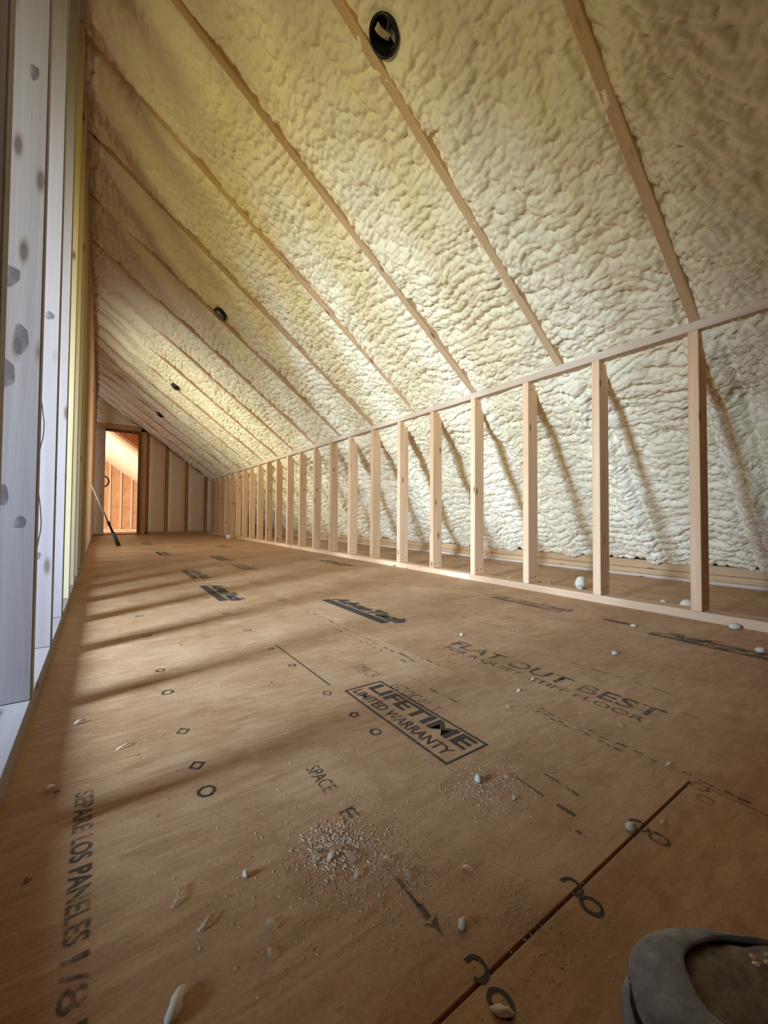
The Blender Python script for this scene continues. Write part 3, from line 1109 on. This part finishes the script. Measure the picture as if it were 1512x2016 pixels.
# rubber toe bumper: a rand that wraps the toe and leaves an oval of leather
n, m_ = 24, 64
P = np.zeros((n, m_, 3))
for j in range(m_):
    a = math.pi * j / (m_ - 1)
    ca, sa = math.cos(a), math.sin(a)
    ue = .034 + .100 * abs(ca) ** 2.6
    for i in range(n):
        t = i / (n - 1)
        u = .0006 + ue * t
        g = .0035 + .002 * math.sin(math.pi * min(1, t * 1.02)) ** .5
        w_ = max(outline(u) - .001, .002) + g
        h = top_h(u) + g * 1.2 - .034
        P[i, j] = (u - g * 1.3 * (1 - t) ** .5, w_ * math.copysign(abs(ca) ** .72, ca), .034 + h * abs(sa) ** .80)
me = grid_mesh(P, None, RUBBER, True)
tb = mesh_obj('toe_bumper', me, None, boot)
so = tb.modifiers.new('thick', 'SOLIDIFY')
so.thickness = .004
so.offset = 0
# tongue, laces, eyelets and ankle shaft
mesh_obj('tongue', grid_mesh(upper_grid(.098, .205, 20, 14, .004, math.pi * .36, math.pi * .64), None, LEATHER, True), None, boot)
for k in range(4):
    u = .096 + .022 * k
    p0_ = Vector((u + .004, .026, top_h(u) - .008))
    p1_ = Vector((u + .014, -.026, top_h(u + .01) - .008))
    mid = Vector((u + .009, 0, top_h(u + .006) + .009))
    for (a, b) in ((p0_, p1_),):
        bm = bmesh.new()
        pts = []
        for i in range(11):
            t = i / 10
            c = (1 - t) ** 2 * a + 2 * t * (1 - t) * (mid * 1.0 + Vector((0, 0, .010))) + t * t * b
            pts.append(c)
        rings = []
        for i, c in enumerate(pts):
            rings.append([bm.verts.new((c.x + .0032 * math.cos(2 * math.pi * j / 8), c.y, c.z + .0026 * math.sin(2 * math.pi * j / 8))) for j in range(8)])
        for r1, r2 in zip(rings[:-1], rings[1:]):
            for j in range(8):
                bm.faces.new((r1[j], r1[(j + 1) % 8], r2[(j + 1) % 8], r2[j]))
        bm.faces.new(rings[0])
        bm.faces.new(rings[-1])
        bmesh.ops.recalc_face_normals(bm, faces=bm.faces)
        mesh_obj('lace', bm_mesh(bm, True), plain('lace_%d' % k, (.30, .26, .21), .85), boot)
    for sgn in (-1, 1):
        ey = mesh_obj('eyelet', lathe_mesh([(.0022, .001), (.0022, .003), (.0046, .003), (.005, 0)], 12, STEEL), None, boot)
        ey.location = (u + .008 + sgn * -.004, sgn * .027, top_h(u + .008) - .009)
        ey.rotation_euler = (-sgn * .7, -.5, 0)
bm = bmesh.new()
rings = []
for (z, g) in ((.13, 0), (.16, .002), (.19, .003), (.205, .006), (.212, .004), (.205, -.003), (.16, -.006), (.12, -.006)):
    r = []
    for i in range(32):
        a = 2 * math.pi * i / 32
        r.append(bm.verts.new((.240 + (.060 + g) * math.cos(a), (.041 + g) * math.sin(a), z)))
    rings.append(r)
for a, b in zip(rings[:-1], rings[1:]):
    for i in range(32):
        bm.faces.new((a[i], a[(i + 1) % 32], b[(i + 1) % 32], b[i]))
bmesh.ops.recalc_face_normals(bm, faces=bm.faces)
mesh_obj('collar', bm_mesh(bm, True), LEATHER, boot)
for (u, v) in [(.036 + .004 * q7, -.020 - .0022 * q7 + rnd.uniform(-.003, .003)) for q7 in range(7)] + [(.092 + rnd.uniform(-.006, .004), rnd.uniform(-.02, .03)) for q7 in range(7)] + [(.030, .030), (.032, .018), (.040, -.028), (.10, .022), (.105, .012), (.102, -.006), (.05, -.035), (.026, .004)]:
    bm = bmesh.new()
    bmesh.ops.create_icosphere(bm, subdivisions=1, radius=.0028)
    for q_ in bm.verts:
        q_.co += Vector((rnd.uniform(-.001, .001), rnd.uniform(-.001, .001), 0))
        q_.co.z *= .5
    w_ = outline(u)
    sa = math.sqrt(max(0, 1 - abs(v / w_) ** (1 / .72 * 2)))
    o = mesh_obj('dust_speck', bm_mesh(bm), CHIP, boot)
    o.location = (u, v, .034 + (top_h(u) - .034) * sa ** .8)

# ------------------------------------------------------------------ scraps on the floor
def lump_mesh(sx, sy, sz, mat, seed, sub=2):
    r = random.Random(seed)
    bm = bmesh.new()
    bmesh.ops.create_icosphere(bm, subdivisions=sub, radius=1.0)
    ph = [r.uniform(0, 6) for _ in range(6)]
    for v in bm.verts:
        c = v.co
        k = 1 + .16 * math.sin(3.1 * c.x + ph[0]) * math.sin(2.7 * c.y + ph[1]) + .12 * math.sin(5.3 * c.z + ph[2] + 4 * c.x) + r.uniform(-.07, .07)
        v.co = Vector((c.x * k * sx, c.y * k * sy, c.z * k * sz))
    lo = min(v.co.z for v in bm.verts)
    for v in bm.verts:
        v.co.z = max(v.co.z - lo - sz * .25, 0)
    me = bm_mesh(bm, sub > 1)
    me.materials.append(mat)
    return me


def chip_mesh(l, wd, h, mat, seed):
    """A curled shaving."""
    r = random.Random(seed)
    bm = bmesh.new()
    n = 5
    top, bot = [], []
    for i in range(n):
        t = i / (n - 1) - .5
        z = .0008 + h * (1 - (2 * t) ** 2) * .8
        ww = wd * (1 - .5 * abs(2 * t) ** 2) * r.uniform(.8, 1.1)
        y = l * .08 * math.sin(t * 5)
        for lst, dz in ((top, .0012), (bot, 0)):
            lst.append((bm.verts.new((t * l, y - ww / 2, z + dz)), bm.verts.new((t * l, y + ww / 2, z + dz + h * .3))))
    for i in range(n - 1):
        bm.faces.new((top[i][0], top[i + 1][0], top[i + 1][1], top[i][1]))
        bm.faces.new((bot[i][0], bot[i][1], bot[i + 1][1], bot[i + 1][0]))
        bm.faces.new((top[i][0], bot[i][0], bot[i + 1][0], top[i + 1][0]))
        bm.faces.new((top[i][1], top[i + 1][1], bot[i + 1][1], bot[i][1]))
    bm.faces.new((top[0][0], top[0][1], bot[0][1], bot[0][0]))
    bm.faces.new((top[-1][0], bot[-1][0], bot[-1][1], top[-1][1]))
    bmesh.ops.recalc_face_normals(bm, faces=bm.faces)
    me = bm_mesh(bm)
    me.materials.append(mat)
    return me


# singled out scraps: x, y, sizes, label
chunks = [
    (2.32, 1.30, .045, .030, .040, 'largest white foam chunk behind the bottom plate beside the second stud'),
    (2.24, 1.26, .018, .014, .014, 'small foam chunk between the largest chunk and the second stud'),
    (2.20, 1.50, .022, .018, .020, 'middling foam chunk halfway between the second and third studs'),
    (2.22, 1.44, .012, .012, .012, 'foam bit just nearer than the middling chunk behind the plate'),
    (2.20, 1.72, .016, .012, .014, 'foam bit behind the plate beside the third stud'),
    (2.15, 0.715, .028, .020, .034, 'upright foam chunk leaning behind the nearest stud'),
    (2.13, 0.80, .016, .016, .022, 'tan foam chunk next to the upright chunk at the nearest stud'),
    (2.135, 0.86, .010, .010, .010, 'foam crumb on the floor behind the plate before the nearest stud'),
    (2.20, 1.08, .012, .010, .012, 'lone foam crumb just past the second stud behind the plate'),
    (1.975, 0.505, .020, .013, .013, 'pale foam flake against the room side of the bottom plate'),
    (1.70, 0.372, .013, .009, .010, 'white foam pebble on the dark print at the right edge'),
    (1.69, 0.735, .012, .010, .006, 'flat tan foam flake on the floor before the nearest stud'),
    (0.060, 0.388, .014, .0055, .006, 'white foam sliver near the lower left printed lettering'),
    (0.286, 0.230, .0095, .0036, .0036, 'white foam crumb lying in a printed ring on the panel seam'),
    (0.147, 0.484, .0045, .004, .004, 'round white crumb alone on bare floor left of the shavings'),
    (0.311, 0.300, .0048, .0042, .005, 'round pale pebble right of the printed arrow'),
    (0.498, 0.446, .0075, .006, .007, 'angular pale foam chip below the boxed stamp'),
    (0.593, 0.2635, .0085, .006, .005, 'pale foam flake lying on the seam by the printed rings'),
    (1.30, 0.62, .010, .008, .006, 'tan foam flake right of the large slogan'),
    (1.05, 1.02, .006, .005, .005, 'white crumb just beyond the start of the large slogan'),
]
for i, (x, y, sx, sy, sz, lab) in enumerate(chunks):
    o = tag(mesh_obj('foam_chunk', lump_mesh(sx, sy, sz, CRUMB, 100 + i)), lab, 'foam scrap', 'foam scraps on the floor')
    o.location = (x, y, 0.0)
    o.rotation_euler = (0, 0, {12: .95, 13: 2.3}.get(i, rnd.uniform(0, 3)))

chips = [
    (0.256, 0.437, .020, .010, .007, 1.2, 'broad wood shaving at the middle of the sawdust heap'),
    (0.243, 0.452, .022, .007, .006, .3, 'long shaving just behind the broad one in the sawdust heap'),
    (0.222, 0.462, .016, .007, .006, .9, 'shaving at the left edge of the sawdust heap'),
    (0.226, 0.420, .014, .005, .005, 1.4, 'narrow shaving nearer than the sawdust heap'),
    (0.253, 0.412, .013, .006, .004, .5, 'small shaving right below the broad shaving'),
    (0.294, 0.408, .011, .005, .004, 2.0, 'shaving on the trail between the heap and the arrow'),
    (0.300, 0.378, .014, .007, .005, 1.0, 'bent shaving beside the tail of the printed arrow'),
    (0.365, 0.345, .011, .004, .003, 2.1, 'thin shaving right of the printed arrow'),
    (0.541, 0.428, .012, .005, .004, .7, 'curled shaving right of the angular foam chip'),
    (0.512, 0.390, .010, .006, .003, .2, 'shaving below the curled one near the floor print'),
    (0.078, 0.500, .026, .0045, .003, .9, 'straight sliver of wood beside the left lettering'),
    (0.098, 0.452, .022, .004, .003, .45, 'second straight sliver right of the left lettering'),
    (0.150, 0.412, .011, .006, .004, 1.2, 'hooked shaving low in the bare floor'),
    (0.140, 0.385, .012, .004, .003, 1.0, 'short straight shaving nearest the lower edge'),
    (0.640, 0.243, .012, .005, .004, -.3, 'dark edged shaving right of the panel seam'),
    (0.800, 0.292, .018, .005, .004, -.5, 'light curled shaving past the end of the seam'),
    (-0.025, 1.02, .020, .005, .005, .2, 'pale sliver lying on the floor close to the left plate'),
    (-0.055, 0.80, .018, .007, .005, .7, 'pale shaving against the left plate, nearer than the sliver'),
    (0.045, 0.872, .028, .004, .003, .3, 'dark twig-like sliver on the floor left of the diamonds'),
    (0.83, 0.615, .016, .006, .006, -.4, 'bent pale shaving between the stamp and the slogan'),
    (0.92, 0.640, .016, .006, .005, -.2, 'pale shaving lying across the letters of the slogan'),
    (0.74, 0.58, .010, .005, .004, .6, 'tan shaving right of the boxed stamp'),
    (0.86, 0.40, .009, .004, .004, .9, 'small shaving below the end of the slogan'),
]
for i, (x, y, l, wd, h, rz, lab) in enumerate(chips):
    o = tag(mesh_obj('wood_shaving', chip_mesh(l, wd, h, CHIP, 300 + i)), lab, 'shaving', 'wood shavings on the floor')
    o.location = (x, y, 0.0004)
    o.rotation_euler = (0, 0, rz)

# sawdust: nobody could count it
V, Fc = [], []


def grain(x, y, s):
    a = rnd.uniform(0, 6.28)
    n0 = len(V)
    e = s * rnd.uniform(.25, .6)
    h = s * rnd.uniform(.25, .55)
    c, sn = math.cos(a), math.sin(a)
    for (px, py, pz) in ((s, 0, 0), (-s, 0, 0), (0, e, 0), (0, -e, 0), (s * .2, 0, h)):
        V.append((x + px * c - py * sn, y + px * sn + py * c, pz + .0002))
    Fc.extend([(n0, n0 + 2, n0 + 4), (n0 + 2, n0 + 1, n0 + 4), (n0 + 1, n0 + 3, n0 + 4), (n0 + 3, n0, n0 + 4)])


for (cx, cy, sx, sy, n_, s0, s1_) in [(.250, .462, .022, .020, 620, .0010, .0042), (.262, .43, .055, .05, 900, .0006, .0026), (.292, .42, .018, .035, 260, .0006, .0022),
                                      (.30, .36, .03, .03, 160, .0006, .002), (.50, .43, .035, .03, 560, .0008, .0028), (.54, .42, .05, .05, 260, .0006, .002),
                                      (.36, .30, .04, .05, 220, .0006, .0018), (.37, .27, .02, .03, 160, .0007, .0022), (.45, .40, .20, .20, 1500, .0005, .0019),
                                      (.8, .7, .35, .30, 500, .0008, .0022), (.7, .55, .10, .10, 200, .0008, .0024), (1.6, .8, .3, .4, 240, .0012, .003), (.5, 1.6, .5, .8, 260, .0012, .003)]:
    for _ in range(n_):
        grain(rnd.gauss(cx, sx), rnd.gauss(cy, sy), rnd.uniform(s0, s1_))
def dust(label, mat=None):
    me = bpy.data.meshes.new('m')
    me.from_pydata([(max(v[0], XL + .004), v[1], v[2]) for v in V], [], Fc)
    tag(mesh_obj('sawdust', me, mat or DUSTM), label, 'sawdust', kind='stuff')
    V.clear()
    Fc.clear()


dust('fine sawdust and crumbs scattered over the subfloor of the room')
for _ in range(420):
    grain(2.106 + abs(rnd.gauss(.06, .06)), rnd.uniform(.4, 6) if rnd.random() < .6 else rnd.gauss(1.35, .3), rnd.uniform(.0018, .009))
for _ in range(260):
    grain(rnd.uniform(3.02, 3.14), rnd.uniform(.4, 5), rnd.uniform(.0015, .006))
dust('pale crumbs strewn along the floor behind the right stud wall', CRUMB)
